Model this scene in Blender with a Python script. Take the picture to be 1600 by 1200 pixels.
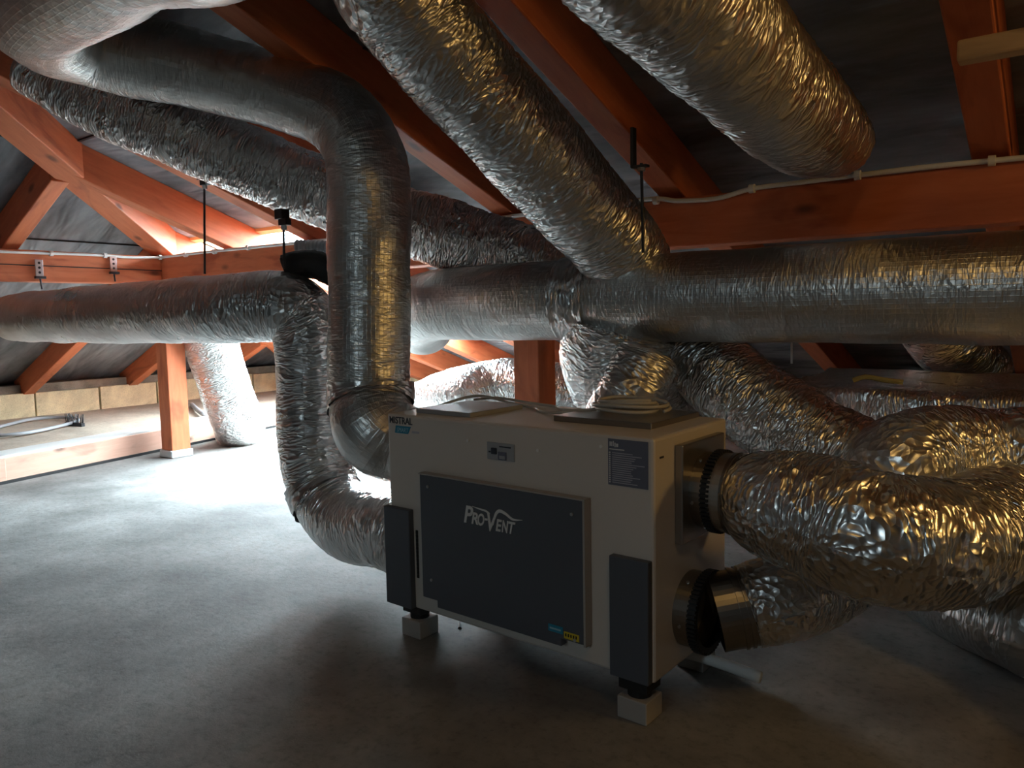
import bpy, bmesh, math, random
import numpy as np
from mathutils import Vector, Matrix

random.seed(4)
for o in list(bpy.data.objects):
    bpy.data.objects.remove(o)
scene = bpy.context.scene
C = scene.collection
R = math.radians

# ------------------------------------------------------------------ camera
cam_data = bpy.data.cameras.new('camera')
cam_data.sensor_width = 36
cam_data.lens = 36 * 1195.3 / 1600
cam_data.clip_start = 0.02
cam = bpy.data.objects.new('camera', cam_data)
C.objects.link(cam)
_r, _u, _b = ((0.802437, 0.596444, -0.018721), (-0.039198, 0.083989, 0.995695), (0.595449, -0.798249, 0.090775))
cam.matrix_world = Matrix(((_r[0], _u[0], _b[0], 0.0), (_r[1], _u[1], _b[1], 0.0), (_r[2], _u[2], _b[2], 1.0), (0, 0, 0, 1)))
scene.camera = cam

# ------------------------------------------------------------------ light
scene.view_settings.view_transform = 'Standard'
scene.view_settings.look = 'None'
scene.view_settings.exposure = 0.25
scene.view_settings.gamma = 1
scene.view_settings.use_curve_mapping = False
scene.cycles.use_denoising = True
scene.cycles.max_bounces = 10
scene.cycles.sample_clamp_indirect = 12

world = bpy.data.worlds.new('sky')
scene.world = world
world.use_nodes = True
wn = world.node_tree
bg = wn.nodes['Background']
bg.inputs['Color'].default_value = (0.70, 0.90, 1.0, 1)      # bright overcast sky, seen only through the roof openings
bg.inputs['Strength'].default_value = 58.0

def area_portal(name, loc, sx, sy, normal):
    l = bpy.data.lights.new(name, 'AREA')
    l.shape = 'RECTANGLE'; l.size = sx; l.size_y = sy
    l.cycles.is_portal = True
    o = bpy.data.objects.new(name, l)
    o.location = loc
    o.rotation_euler = Vector(normal).to_track_quat('-Z', 'Y').to_euler()
    C.objects.link(o)
    return o

# roof geometry: north slope and west slope planes, both hang over the purlin ring
TN, TW = 0.35, 0.43
PX0, PY0, PZT = -5.35, 3.0, 1.455          # corner of the purlin ring and its top
UND = 1.465                                # rafter underside over the purlin
MEM = 0.20                                # rafter depth
def zN(y, k=0.0): return UND + TN * (PY0 - y) + k
def zW(x, k=0.0): return UND + TW * (x - PX0) + k
def zS(y, k=0.0): return UND + TN * (3.6 + y) + k
def zE(x, k=0.0): return UND + TW * (3.5 - x) + k
SKY = (-5.45, -3.75, 3.22, 5.20)            # roof window in the north slope, x0 x1 y0 y1
FILL_W = (-6.30, -5.50, 4.45, 5.90)            # added hidden opening, brightens the west wall and raised floor
FILL_S = (-0.75, -0.35, -3.20, -2.80)            # added south slope opening behind the camera, fill light for the unit front

ym = (SKY[2] + SKY[3]) / 2
area_portal('sky_portal', ((SKY[0] + SKY[1]) / 2, ym, zN(ym, MEM + 0.02)), SKY[1] - SKY[0], (SKY[3] - SKY[2]) * 1.056, (0, -TN, -1))
ym = (FILL_W[2] + FILL_W[3]) / 2
area_portal('sky_portal', ((FILL_W[0] + FILL_W[1]) / 2, ym, zN(ym, MEM + 0.02)), FILL_W[1] - FILL_W[0], (FILL_W[3] - FILL_W[2]) * 1.056, (0, -TN, -1))
ym = (FILL_S[2] + FILL_S[3]) / 2
area_portal('sky_portal', ((FILL_S[0] + FILL_S[1]) / 2, ym, zS(ym, MEM + 0.02)), FILL_S[1] - FILL_S[0], (FILL_S[3] - FILL_S[2]) * 1.056, (0, TN, -1))

def bulb(loc, energy, size):                                 # warm bulbs hung under the roof, outside the frame
    lamp = bpy.data.lights.new('work_lamp', 'POINT')
    lamp.energy = energy
    lamp.color = (1.0, 0.60, 0.18)
    lamp.shadow_soft_size = size
    lo = bpy.data.objects.new('work_lamp', lamp)
    lo.location = loc
    C.objects.link(lo)
bulb((1.95, 2.10, 1.66), 27.0, 0.14)
bulb((0.12, 0.40, 2.37), 7.0, 0.10)

# ------------------------------------------------------------------ materials
def mat(name, color=(0.5, 0.5, 0.5), rough=0.5, metal=0.0, spec=0.5):
    m = bpy.data.materials.new(name)
    m.use_nodes = True
    b = m.node_tree.nodes['Principled BSDF']
    b.inputs['Base Color'].default_value = (*color, 1)
    b.inputs['Roughness'].default_value = rough
    b.inputs['Metallic'].default_value = metal
    b.inputs['Specular IOR Level'].default_value = spec
    return m, m.node_tree, b

def node(nt, t, **kw):
    n = nt.nodes.new(t)
    for k, v in kw.items():
        if k in n.inputs: n.inputs[k].default_value = v
        else: setattr(n, k, v)
    return n

def ramp(nt, fac, stops):
    n = nt.nodes.new('ShaderNodeValToRGB')
    e = n.color_ramp.elements
    while len(e) < len(stops): e.new(0.5)
    for i, (p, c) in enumerate(stops):
        e[i].position = p
        e[i].color = (*c, 1) if not isinstance(c, (int, float)) else (c, c, c, 1)
    nt.links.new(fac, n.inputs['Fac'])
    return n.outputs['Color']

def mapping(nt, src, scale, rot=(0, 0, 0)):
    tc = nt.nodes.new('ShaderNodeTexCoord')
    mp = nt.nodes.new('ShaderNodeMapping')
    mp.inputs['Scale'].default_value = scale
    mp.inputs['Rotation'].default_value = rot
    nt.links.new(tc.outputs[src], mp.inputs['Vector'])
    return mp.outputs['Vector']

def foil(name, base, rough, crease, grain, str_big, str_fine, rib=False):
    """crinkled aluminium foil; UV is in metres: u along the duct, v around it"""
    m, nt, b = mat(name, base, rough, 1.0)
    v1 = mapping(nt, 'UV', (1.0, 0.38, 1))
    n0 = node(nt, 'ShaderNodeTexNoise', Scale=9.0, Detail=3.0)
    nt.links.new(v1, n0.inputs['Vector'])
    mx = node(nt, 'ShaderNodeVectorMath', operation='MULTIPLY_ADD')
    mx.inputs[1].default_value = (0.10, 0.10, 0.10)
    nt.links.new(n0.outputs['Color'], mx.inputs[0])
    nt.links.new(v1, mx.inputs[2])
    big = node(nt, 'ShaderNodeTexNoise', Scale=crease, Detail=4.0, Roughness=0.55)
    big.noise_type = 'RIDGED_MULTIFRACTAL'
    nt.links.new(mx.outputs[0], big.inputs['Vector'])
    vor = node(nt, 'ShaderNodeTexVoronoi', Scale=grain)
    nt.links.new(mx.outputs[0], vor.inputs['Vector'])
    b1 = node(nt, 'ShaderNodeBump', Strength=str_big, Distance=0.012)
    nt.links.new(big.outputs['Fac'], b1.inputs['Height'])
    b2 = node(nt, 'ShaderNodeBump', Strength=str_fine, Distance=0.006)
    nt.links.new(vor.outputs['Distance'], b2.inputs['Height'])
    nt.links.new(b1.outputs['Normal'], b2.inputs['Normal'])
    out = b2.outputs['Normal']
    if rib:
        v2 = mapping(nt, 'UV', (1, 1, 1))
        for ax in ('X', 'Y'):
            w = node(nt, 'ShaderNodeTexWave', Scale=22.0, Distortion=0.4)
            w.wave_type = 'BANDS'; w.bands_direction = ax
            nt.links.new(v2, w.inputs['Vector'])
            bb = node(nt, 'ShaderNodeBump', Strength=0.22, Distance=0.002)
            cr = ramp(nt, w.outputs['Fac'], [(0.0, 1.0), (0.12, 0.0)])
            nt.links.new(cr, bb.inputs['Height'])
            nt.links.new(out, bb.inputs['Normal'])
            out = bb.outputs['Normal']
    nt.links.new(out, b.inputs['Normal'])
    # dust and handling marks
    n3 = node(nt, 'ShaderNodeTexNoise', Scale=3.5, Detail=5.0)
    nt.links.new(mapping(nt, 'UV', (1, 1, 1)), n3.inputs['Vector'])
    cr = ramp(nt, n3.outputs['Fac'], [(0.35, tuple(c * 0.82 for c in base)), (0.6, base)])
    nt.links.new(cr, b.inputs['Base Color'])
    rr = ramp(nt, n3.outputs['Fac'], [(0.3, rough + 0.12), (0.65, rough)])
    nt.links.new(rr, b.inputs['Roughness'])
    return m

M = {}
M['foil'] = foil('crinkled_foil', (0.78, 0.77, 0.76), 0.27, 26, 95, 0.9, 0.8)
M['foil_rough'] = foil('crumpled_foil', (0.80, 0.79, 0.78), 0.25, 32, 110, 1.0, 1.0)
M['foil_smooth'] = foil('reinforced_foil', (0.74, 0.73, 0.71), 0.30, 16, 90, 0.4, 0.3, rib=True)
M['tape'] = foil('foil_tape', (0.72, 0.71, 0.70), 0.28, 30, 60, 0.9, 0.5)
M['galv'] = mat('galvanised_steel', (0.30, 0.28, 0.26), 0.32, 1.0)[0]
M['galv_bright'] = mat('bright_galvanised', (0.58, 0.55, 0.50), 0.34, 1.0)[0]
M['steel'] = mat('zinc_steel', (0.55, 0.56, 0.57), 0.35, 1.0)[0]
M['black'] = mat('black_rubber', (0.012, 0.012, 0.013), 0.6)[0]
M['darkmetal'] = mat('dark_steel', (0.05, 0.05, 0.055), 0.45, 0.6)[0]

def wood(name, a, b2, rough=0.6, bump=0.25):
    m, nt, b = mat(name, a, rough)
    v = mapping(nt, 'UV', (1.2, 9.0, 1))
    n = node(nt, 'ShaderNodeTexNoise', Scale=3.0, Detail=7.0, Roughness=0.62, Distortion=0.6)
    nt.links.new(v, n.inputs['Vector'])
    w = node(nt, 'ShaderNodeTexNoise', Scale=1.6, Detail=3.0, Distortion=2.2)
    nt.links.new(mapping(nt, 'UV', (0.8, 2.4, 1)), w.inputs['Vector'])
    c1 = ramp(nt, n.outputs['Fac'], [(0.30, b2), (0.62, a)])
    c2 = ramp(nt, w.outputs['Fac'], [(0.30, tuple(x * 0.55 for x in b2)), (0.42, a), (0.75, tuple(min(1, x * 1.18) for x in a))])
    mx = node(nt, 'ShaderNodeMixRGB', blend_type='MIX', Fac=0.45)
    nt.links.new(c1, mx.inputs['Color1']); nt.links.new(c2, mx.inputs['Color2'])
    # knots
    vk = node(nt, 'ShaderNodeTexVoronoi', Scale=1.0)
    nt.links.new(mapping(nt, 'UV', (2.2, 5.0, 1)), vk.inputs['Vector'])
    ck = ramp(nt, vk.outputs['Distance'], [(0.05, 0.25), (0.13, 1.0)])
    mk = node(nt, 'ShaderNodeMixRGB', blend_type='MULTIPLY', Fac=0.85)
    nt.links.new(mx.outputs['Color'], mk.inputs['Color1']); nt.links.new(ck, mk.inputs['Color2'])
    nt.links.new(mk.outputs['Color'], b.inputs['Base Color'])
    bp = node(nt, 'ShaderNodeBump', Strength=bump, Distance=0.004)
    nt.links.new(n.outputs['Fac'], bp.inputs['Height'])
    nt.links.new(bp.outputs['Normal'], b.inputs['Normal'])
    return m
M['wood'] = wood('stained_pine', (0.60, 0.175, 0.07), (0.42, 0.085, 0.03))
M['wood_pale'] = wood('pale_batten', (0.62, 0.42, 0.22), (0.42, 0.26, 0.12))
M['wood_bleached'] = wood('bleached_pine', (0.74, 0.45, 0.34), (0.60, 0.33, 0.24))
M['osb'] = wood('brown_board', (0.30, 0.16, 0.07), (0.16, 0.08, 0.03))

def membrane():
    m, nt, b = mat('roof_membrane', (0.2, 0.2, 0.21), 0.62)
    n = node(nt, 'ShaderNodeTexNoise', Scale=1.3, Detail=6.0, Roughness=0.6)
    nt.links.new(mapping(nt, 'Object', (0.9, 3.4, 1), (0, 0, 0.5)), n.inputs['Vector'])
    nt.links.new(ramp(nt, n.outputs['Fac'], [(0.32, (0.08, 0.083, 0.09)), (0.68, (0.30, 0.31, 0.33))]), b.inputs['Base Color'])
    n2 = node(nt, 'ShaderNodeTexNoise', Scale=2.2, Detail=2.0, Distortion=0.8)
    nt.links.new(mapping(nt, 'Object', (0.8, 2.6, 1), (0, 0, 0.7)), n2.inputs['Vector'])
    bp = node(nt, 'ShaderNodeBump', Strength=0.8, Distance=0.08)
    nt.links.new(n2.outputs['Fac'], bp.inputs['Height'])
    nt.links.new(bp.outputs['Normal'], b.inputs['Normal'])
    return m
M['membrane'] = membrane()

def concrete(name, a, c, sc=1.0):
    m, nt, b = mat(name, a, 0.78, 0, 0.3)
    v = mapping(nt, 'Object', (sc, sc, sc))
    n = node(nt, 'ShaderNodeTexNoise', Scale=2.2, Detail=9.0, Roughness=0.62)
    n2 = node(nt, 'ShaderNodeTexNoise', Scale=34.0, Detail=5.0, Roughness=0.7)
    n3 = node(nt, 'ShaderNodeTexNoise', Scale=0.9, Detail=4.0, Distortion=1.2)
    for k in (n, n2, n3): nt.links.new(v, k.inputs['Vector'])
    c1 = ramp(nt, n.outputs['Fac'], [(0.33, c), (0.66, a)])
    c2 = ramp(nt, n2.outputs['Fac'], [(0.25, 0.50), (0.48, 1.0), (0.8, 1.15)])
    c3 = ramp(nt, n3.outputs['Fac'], [(0.36, 0.62), (0.6, 1.08)])
    m1 = node(nt, 'ShaderNodeMixRGB', blend_type='MULTIPLY', Fac=0.8)
    m2 = node(nt, 'ShaderNodeMixRGB', blend_type='MULTIPLY', Fac=0.8)
    nt.links.new(c1, m1.inputs['Color1']); nt.links.new(c2, m1.inputs['Color2'])
    nt.links.new(m1.outputs['Color'], m2.inputs['Color1']); nt.links.new(c3, m2.inputs['Color2'])
    nt.links.new(m2.outputs['Color'], b.inputs['Base Color'])
    bp = node(nt, 'ShaderNodeBump', Strength=0.35, Distance=0.006)
    nt.links.new(n2.outputs['Fac'], bp.inputs['Height'])
    bp2 = node(nt, 'ShaderNodeBump', Strength=0.25, Distance=0.03)
    nt.links.new(n.outputs['Fac'], bp2.inputs['Height'])
    nt.links.new(bp.outputs['Normal'], bp2.inputs['Normal'])
    nt.links.new(bp2.outputs['Normal'], b.inputs['Normal'])
    return m
M['floor'] = concrete('concrete', (0.265, 0.253, 0.24), (0.135, 0.127, 0.118))
M['screed'] = concrete('sandy_screed', (0.62, 0.52, 0.42), (0.48, 0.38, 0.30))
M['block'] = concrete('aerated_block', (0.78, 0.70, 0.46), (0.66, 0.58, 0.38), 3)
M['mortar'] = concrete('mortar', (0.30, 0.27, 0.22), (0.18, 0.16, 0.13), 3)
M['casing'] = mat('cream_powder_coat', (0.62, 0.57, 0.52), 0.36)[0]
M['slate'] = mat('slate_grey_coat', (0.085, 0.095, 0.115), 0.5)[0]
M['plate'] = mat('brushed_plate', (0.33, 0.31, 0.29), 0.32, 0.9)[0]
M['trimgrey'] = mat('grey_edge', (0.36, 0.34, 0.32), 0.4)[0]
M['label'] = mat('dark_blue_label', (0.13, 0.14, 0.19), 0.55)[0]
M['label_text'] = mat('label_print', (0.42, 0.42, 0.48), 0.6)[0]
M['silver'] = mat('silver_letters', (0.75, 0.75, 0.74), 0.35, 0.3)[0]
M['navy'] = mat('black_print', (0.03, 0.035, 0.05), 0.5)[0]
M['teal'] = mat('teal_print', (0.02, 0.24, 0.38), 0.5)[0]
M['teal_pale'] = mat('pale_blue_print', (0.30, 0.52, 0.62), 0.5)[0]
M['yellow'] = mat('yellow_print', (0.62, 0.48, 0.03), 0.5)[0]
M['tape_yellow'] = mat('faded_yellow_tape', (0.40, 0.34, 0.12), 0.5)[0]
M['cable'] = mat('grey_pvc', (0.50, 0.47, 0.42), 0.4)[0]
M['white'] = mat('white_plastic', (0.78, 0.78, 0.76), 0.4)[0]
M['greyplastic'] = mat('grey_plastic', (0.34, 0.35, 0.37), 0.45)[0]
M['film'] = mat('clear_film', (0.55, 0.60, 0.62), 0.15)[0]

# ------------------------------------------------------------------ object helpers
def tag(o, label=None, cat=None, group=None, kind=None):
    if label: o['label'] = label
    if cat: o['category'] = cat
    if group: o['group'] = group
    if kind: o['kind'] = kind
    return o

def thing(name, label, cat, loc=(0, 0, 0), rotz=0.0, group=None):
    o = bpy.data.objects.new(name, None)
    o.empty_display_size = 0.1
    o.location = loc
    o.rotation_euler = (0, 0, rotz)
    C.objects.link(o)
    return tag(o, label, cat, group)

def link(name, me, m, parent=None, smooth=False, world=False):
    """world=True: vertices are world coordinates, moved into the parent's space"""
    if m is not None:
        me.materials.clear(); me.materials.append(m)
    if smooth:
        me.polygons.foreach_set('use_smooth', [True] * len(me.polygons))
    o = bpy.data.objects.new(name, me)
    C.objects.link(o)
    if parent is not None:
        o.parent = parent
        if world:
            top = parent
            mat_ = Matrix.Identity(4)
            chain = []
            while top is not None:
                chain.append(top); top = top.parent
            for q in reversed(chain):
                mat_ = mat_ @ (Matrix.Translation(q.location) @ q.rotation_euler.to_matrix().to_4x4())
            me.transform(mat_.inverted())
    return o

def rebase(o):
    """put a top-level mesh's origin at its base"""
    me = o.data
    co = np.empty(len(me.vertices) * 3, dtype=np.float32)
    me.vertices.foreach_get('co', co)
    co = co.reshape(-1, 3)
    base = ((co[:, 0].min() + co[:, 0].max()) / 2, (co[:, 1].min() + co[:, 1].max()) / 2, co[:, 2].min())
    me.transform(Matrix.Translation((-base[0], -base[1], -base[2])))
    o.location = base
    return o

def top(name, me, m, label, cat, group=None, smooth=False, kind=None):
    return tag(rebase(link(name, me, m, None, smooth)), label, cat, group, kind)

def bm_box(bm, x0, x1, y0, y1, z0, z1, bev=0.0):
    vs = [bm.verts.new(p) for p in ((x0, y0, z0), (x1, y0, z0), (x1, y1, z0), (x0, y1, z0), (x0, y0, z1), (x1, y0, z1), (x1, y1, z1), (x0, y1, z1))]
    fs = [bm.faces.new([vs[i] for i in f]) for f in ((0, 3, 2, 1), (4, 5, 6, 7), (0, 1, 5, 4), (1, 2, 6, 5), (2, 3, 7, 6), (3, 0, 4, 7))]
    if bev > 0:
        es = list({e for f in fs for e in f.edges})
        bmesh.ops.bevel(bm, geom=es, offset=bev, segments=2, affect='EDGES', profile=0.5)
    return vs

def bm_mesh(bm, name='m'):
    me = bpy.data.meshes.new(name)
    bmesh.ops.recalc_face_normals(bm, faces=bm.faces)
    bm.to_mesh(me); bm.free()
    return me

def box(x0, x1, y0, y1, z0, z1, bev=0.0):
    bm = bmesh.new()
    bm_box(bm, x0, x1, y0, y1, z0, z1, bev)
    return bm_mesh(bm)

def cyl_bm(bm, p0, p1, r0, r1=None, n=24, caps=True):
    p0, p1 = Vector(p0), Vector(p1)
    r1 = r0 if r1 is None else r1
    d = (p1 - p0).normalized()
    a = d.orthogonal().normalized(); b = d.cross(a)
    A_, B_ = [], []
    for i in range(n):
        t = 2 * math.pi * i / n
        k = a * math.cos(t) + b * math.sin(t)
        A_.append(bm.verts.new(p0 + k * r0)); B_.append(bm.verts.new(p1 + k * r1))
    for i in range(n):
        j = (i + 1) % n
        bm.faces.new((A_[i], A_[j], B_[j], B_[i]))
    if caps:
        bm.faces.new(A_[::-1]); bm.faces.new(B_)

def cyl(p0, p1, r0, r1=None, n=24, caps=True):
    bm = bmesh.new(); cyl_bm(bm, p0, p1, r0, r1, n, caps)
    return bm_mesh(bm)

def ring(p0, p1, ri, ro, n=48):
    """short pipe band with wall thickness"""
    p0, p1 = Vector(p0), Vector(p1)
    d = (p1 - p0).normalized(); a = d.orthogonal().normalized(); b = d.cross(a)
    bm = bmesh.new(); L = []
    for i in range(n):
        t = 2 * math.pi * i / n
        k = a * math.cos(t) + b * math.sin(t)
        L.append([bm.verts.new(p0 + k * ri), bm.verts.new(p0 + k * ro), bm.verts.new(p1 + k * ro), bm.verts.new(p1 + k * ri)])
    for i in range(n):
        j = (i + 1) % n
        for q in range(4):
            w = (q + 1) % 4
            bm.faces.new((L[i][q], L[j][q], L[j][w], L[i][w]))
    return bm_mesh(bm)

def catmull(pts, ds):
    if max(len(p) for p in pts) == 4: pts = [tuple(p) + ((1.0,) if len(p) == 3 else ()) for p in pts]
    pts = [np.array(p, float) for p in pts]
    P_ = [2 * pts[0] - pts[1]] + pts + [2 * pts[-1] - pts[-2]]
    out = []
    for i in range(1, len(P_) - 2):
        a, b, c, d = P_[i - 1:i + 3]
        for t in np.linspace(0, 1, 24, endpoint=False):
            # centripetal-like tension 0.5
            out.append(0.5 * ((2 * b) + (-a + c) * t + (2 * a - 5 * b + 4 * c - d) * t * t + (-a + 3 * b - 3 * c + d) * t ** 3))
    out.append(pts[-1])
    out = np.array(out)
    L = np.concatenate([[0], np.cumsum(np.linalg.norm(np.diff(out[:, :3], axis=0), axis=1))])
    n = max(3, int(L[-1] / ds) + 1)
    s = np.linspace(0, L[-1], n)
    return np.stack([np.interp(s, L, out[:, k]) for k in range(out.shape[1])], axis=1), s

_rng = np.random.RandomState(7)
_perm = _rng.permutation(256); _perm = np.concatenate([_perm, _perm, _perm])
_grad = _rng.randn(256, 3); _grad /= np.linalg.norm(_grad, axis=1)[:, None]
def perlin(p):
    i = np.floor(p).astype(int); f = p - i
    u = f * f * f * (f * (f * 6 - 15) + 10)
    i &= 255
    res = 0
    for dx in (0, 1):
        wx = u[:, 0] if dx else 1 - u[:, 0]
        for dy in (0, 1):
            wy = u[:, 1] if dy else 1 - u[:, 1]
            for dz in (0, 1):
                wz = u[:, 2] if dz else 1 - u[:, 2]
                h = _perm[_perm[_perm[(i[:, 0] + dx) & 255] + ((i[:, 1] + dy) & 255)] + ((i[:, 2] + dz) & 255)]
                g = _grad[h]
                res = res + wx * wy * wz * (g[:, 0] * (f[:, 0] - dx) + g[:, 1] * (f[:, 1] - dy) + g[:, 2] * (f[:, 2] - dz))
    return res

STYLE = {  # lump, wrinkle, crumple amplitudes (m); wrinkle frequency along the axis (1/m); slant of the wrinkles
    'flex': (0.006, 0.0046, 0.0040, 50, 0.4),
    'crumpled': (0.008, 0.0055, 0.0050, 38, 0.5),
    'smooth': (0.0035, 0.0008, 0.0008, 24, 0.1),
    'semi': (0.006, 0.0022, 0.0020, 34, 0.15),
}
_seed = [0]
def tube_mesh(path, radius, style='flex', n=112, ds=0.0085, caps=True, bands=()):
    """path: points (x, y, z) with an optional 4th value scaling the radius"""
    pts = [tuple(p) + ((1.0,) if len(p) == 3 else ()) for p in path]
    c, s = catmull(pts, ds)
    rad = radius * c[:, 3]; c = c[:, :3]
    T_ = np.gradient(c, axis=0); T_ /= np.linalg.norm(T_, axis=1)[:, None]
    N_ = np.zeros_like(c)
    a = np.cross(T_[0], [0, 0, 1.0])
    if np.linalg.norm(a) < 0.1: a = np.cross(T_[0], [1.0, 0, 0])
    N_[0] = a / np.linalg.norm(a)
    for i in range(1, len(c)):
        v = N_[i - 1] - T_[i] * np.dot(N_[i - 1], T_[i]); N_[i] = v / np.linalg.norm(v)
    B_ = np.cross(T_, N_)
    th = np.linspace(0, 2 * np.pi, n, endpoint=False)
    S, TH = np.meshgrid(s, th, indexing='ij')
    cx, sy = np.cos(TH).ravel(), np.sin(TH).ravel(); Sf = S.ravel()
    _seed[0] += 1; off = _seed[0] * 13.7
    lump, wr, cr, fr, sl = STYLE[style]
    q = np.stack([cx * radius * 5, sy * radius * 5, Sf * 5 + off], 1)
    d = lump * 2.0 * perlin(q)
    # slanted circumferential wrinkles, bent by a slow noise
    warp = 0.035 * perlin(np.stack([cx * radius * 7, sy * radius * 7, Sf * 7 + off + 40], 1)) 
    q = np.stack([cx * radius * 9, sy * radius * 9, (Sf + warp + sl * 0.06 * np.sin(TH.ravel() * 2 + Sf * 3)) * fr + off], 1)
    d += wr * (0.55 - 2.4 * np.abs(perlin(q)))
    q = np.stack([cx * radius * 26 + off, sy * radius * 26, (Sf + warp) * 30], 1)
    d += cr * (0.5 - 2.2 * np.abs(perlin(q)))
    q = np.stack([cx * radius * 60 + off, sy * radius * 60, (Sf + warp) * 62], 1)
    d += cr * 0.45 * (0.5 - 2.2 * np.abs(perlin(q)))
    for (s0, w, depth) in bands:         # pinched by tape or straps
        k = np.exp(-((Sf - s0) / w) ** 2)
        d = d * (1 - 0.6 * k) - depth * k
    Rr = (rad[:, None] * np.ones_like(TH)).ravel() + d
    co = np.repeat(c, n, axis=0) + (np.repeat(N_, n, axis=0) * cx[:, None] + np.repeat(B_, n, axis=0) * sy[:, None]) * Rr[:, None]
    m_ = len(s)
    I = np.arange(m_ - 1)[:, None] * n; J = np.arange(n)[None, :]; J2 = (J + 1) % n
    quads = np.stack([I + J, I + J2, I + n + J2, I + n + J], -1).reshape(-1, 4)
    verts = co
    nq = len(quads)
    uv = np.stack([np.stack([np.repeat(s[:-1], n)] * 2 + [np.repeat(s[1:], n)] * 2, 1),
                   np.stack([np.tile(th, m_ - 1), np.tile(th + 2 * np.pi / n, m_ - 1), np.tile(th + 2 * np.pi / n, m_ - 1), np.tile(th, m_ - 1)], 1) * radius + off], -1).reshape(-1, 2)
    me = bpy.data.meshes.new('tube')
    faces_extra = []
    if caps:
        # domed crumpled caps
        verts = list(map(tuple, verts))
        for end in (0, 1):
            i = 0 if end == 0 else m_ - 1
            base = i * n
            verts.append(tuple(c[i] + T_[i] * (0.01 if end else -0.01)))
            vi = len(verts) - 1
            for j in range(n):
                a_, b_ = base + j, base + (j + 1) % n
                faces_extra.append((b_, a_, vi) if end == 0 else (a_, b_, vi))
        verts = np.array(verts)
    nt_ = len(faces_extra)
    me.vertices.add(len(verts)); me.vertices.foreach_set('co', verts.astype(np.float32).ravel())
    me.loops.add(nq * 4 + nt_ * 3)
    li = np.concatenate([quads.ravel(), np.array(faces_extra, int).ravel()]) if nt_ else quads.ravel()
    me.loops.foreach_set('vertex_index', li.astype(np.int32))
    me.polygons.add(nq + nt_)
    ls = np.concatenate([np.arange(nq) * 4, nq * 4 + np.arange(nt_) * 3]).astype(np.int32)
    me.polygons.foreach_set('loop_start', ls)
    me.update(calc_edges=True)
    ul = me.uv_layers.new(name='UVMap')
    uvf = np.zeros((nq * 4 + nt_ * 3, 2), np.float32); uvf[:nq * 4] = uv
    if nt_:
        cv = verts[np.array(faces_extra, int).ravel()]
        uvf[nq * 4:, 0] = cv[:, 0] + cv[:, 2]; uvf[nq * 4:, 1] = cv[:, 1] + off
    ul.data.foreach_set('uv', uvf.ravel())
    me.validate()
    return me, c, s, T_

def duct(label, path, radius, style='flex', m='foil', n=112, ds=0.0085, tapes=(), rings=(), cat='duct', name='insulated_duct', group=None):
    """tapes: (distance along, width); rings: dark straps (distance along, width)"""
    if any(s0 < 0 for s0, w in tapes):
        Ltot = catmull([tuple(p) for p in path], ds)[1][-1]
        tapes = tuple((s0 if s0 > 0 else Ltot + s0, w) for s0, w in tapes)
    bands = [(s0, w * 0.9, 0.003) for s0, w in tapes] + [(s0, 0.02, 0.008) for s0, w in rings]
    me, c, s, T_ = tube_mesh(path, radius, style, n, ds, True, bands)
    lo_ = c[:, :3].min(axis=0); hi = c[:, :3].max(axis=0)
    if not tapes and not rings:
        return top(name, me, M[m], label, cat, group, True)
    root = thing(name, label, cat, ((lo_[0] + hi[0]) / 2, (lo_[1] + hi[1]) / 2, max(0, lo_[2] - radius)), 0, group)
    link('foil_sleeve', me, M[m], root, True, True)
    for k, (lst, nm) in enumerate(((tapes, 'foil_tape'), (rings, 'strap'))):
        for s0, w in lst:
            i = int(np.argmin(abs(s - s0)))
            hw = max(1, int(w / 2 / ds))
            a, b = max(0, i - hw), min(len(c) - 1, i + hw)
            seg = [tuple(c[j]) for j in np.linspace(a, b, 4).astype(int)]
            sc_ = 1.0
            if max(len(p) for p in path) == 4:
                sc_ = catmull([tuple(p) for p in path], ds)[0][i, 3]
            tm = tube_mesh(seg, radius * sc_ + (0.0035 if k == 0 else 0.0), 'crumpled' if k == 0 else 'smooth', n, ds, False)[0]
            o = link(nm, tm, M['tape'] if k == 0 else M['black'], root, True, True)
    return root

def beam_mesh(p0, p1, w, h, up=(0, 0, 1), bev=0.006, center=True):
    """rectangular timber from p0 to p1 (axis through the middle of the section), w across, h along up; UV in metres"""
    p0, p1, up = Vector(p0), Vector(p1), Vector(up)
    d = p1 - p0; L = d.length; d.normalize()
    s = d.cross(up).normalized(); u = s.cross(d)
    bm = bmesh.new()
    vs = bm_box(bm, 0, L, -w / 2, w / 2, -h / 2, h / 2, bev)
    uvl = bm.loops.layers.uv.new('UVMap')
    bm.normal_update()
    off = random.random() * 10
    for f in bm.faces:
        nrm = f.normal
        for l in f.loops:
            co = l.vert.co
            if abs(nrm.x) > 0.7: l[uvl].uv = (co.z * .3 + off, co.y + off)
            elif abs(nrm.y) > abs(nrm.z): l[uvl].uv = (co.x + off, co.z + off + 3)
            else: l[uvl].uv = (co.x + off + 5, co.y + off)
    mt = Matrix(((d.x, s.x, u.x, p0.x), (d.y, s.y, u.y, p0.y), (d.z, s.z, u.z, p0.z), (0, 0, 0, 1)))
    bm.transform(mt)
    return bm_mesh(bm)

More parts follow.
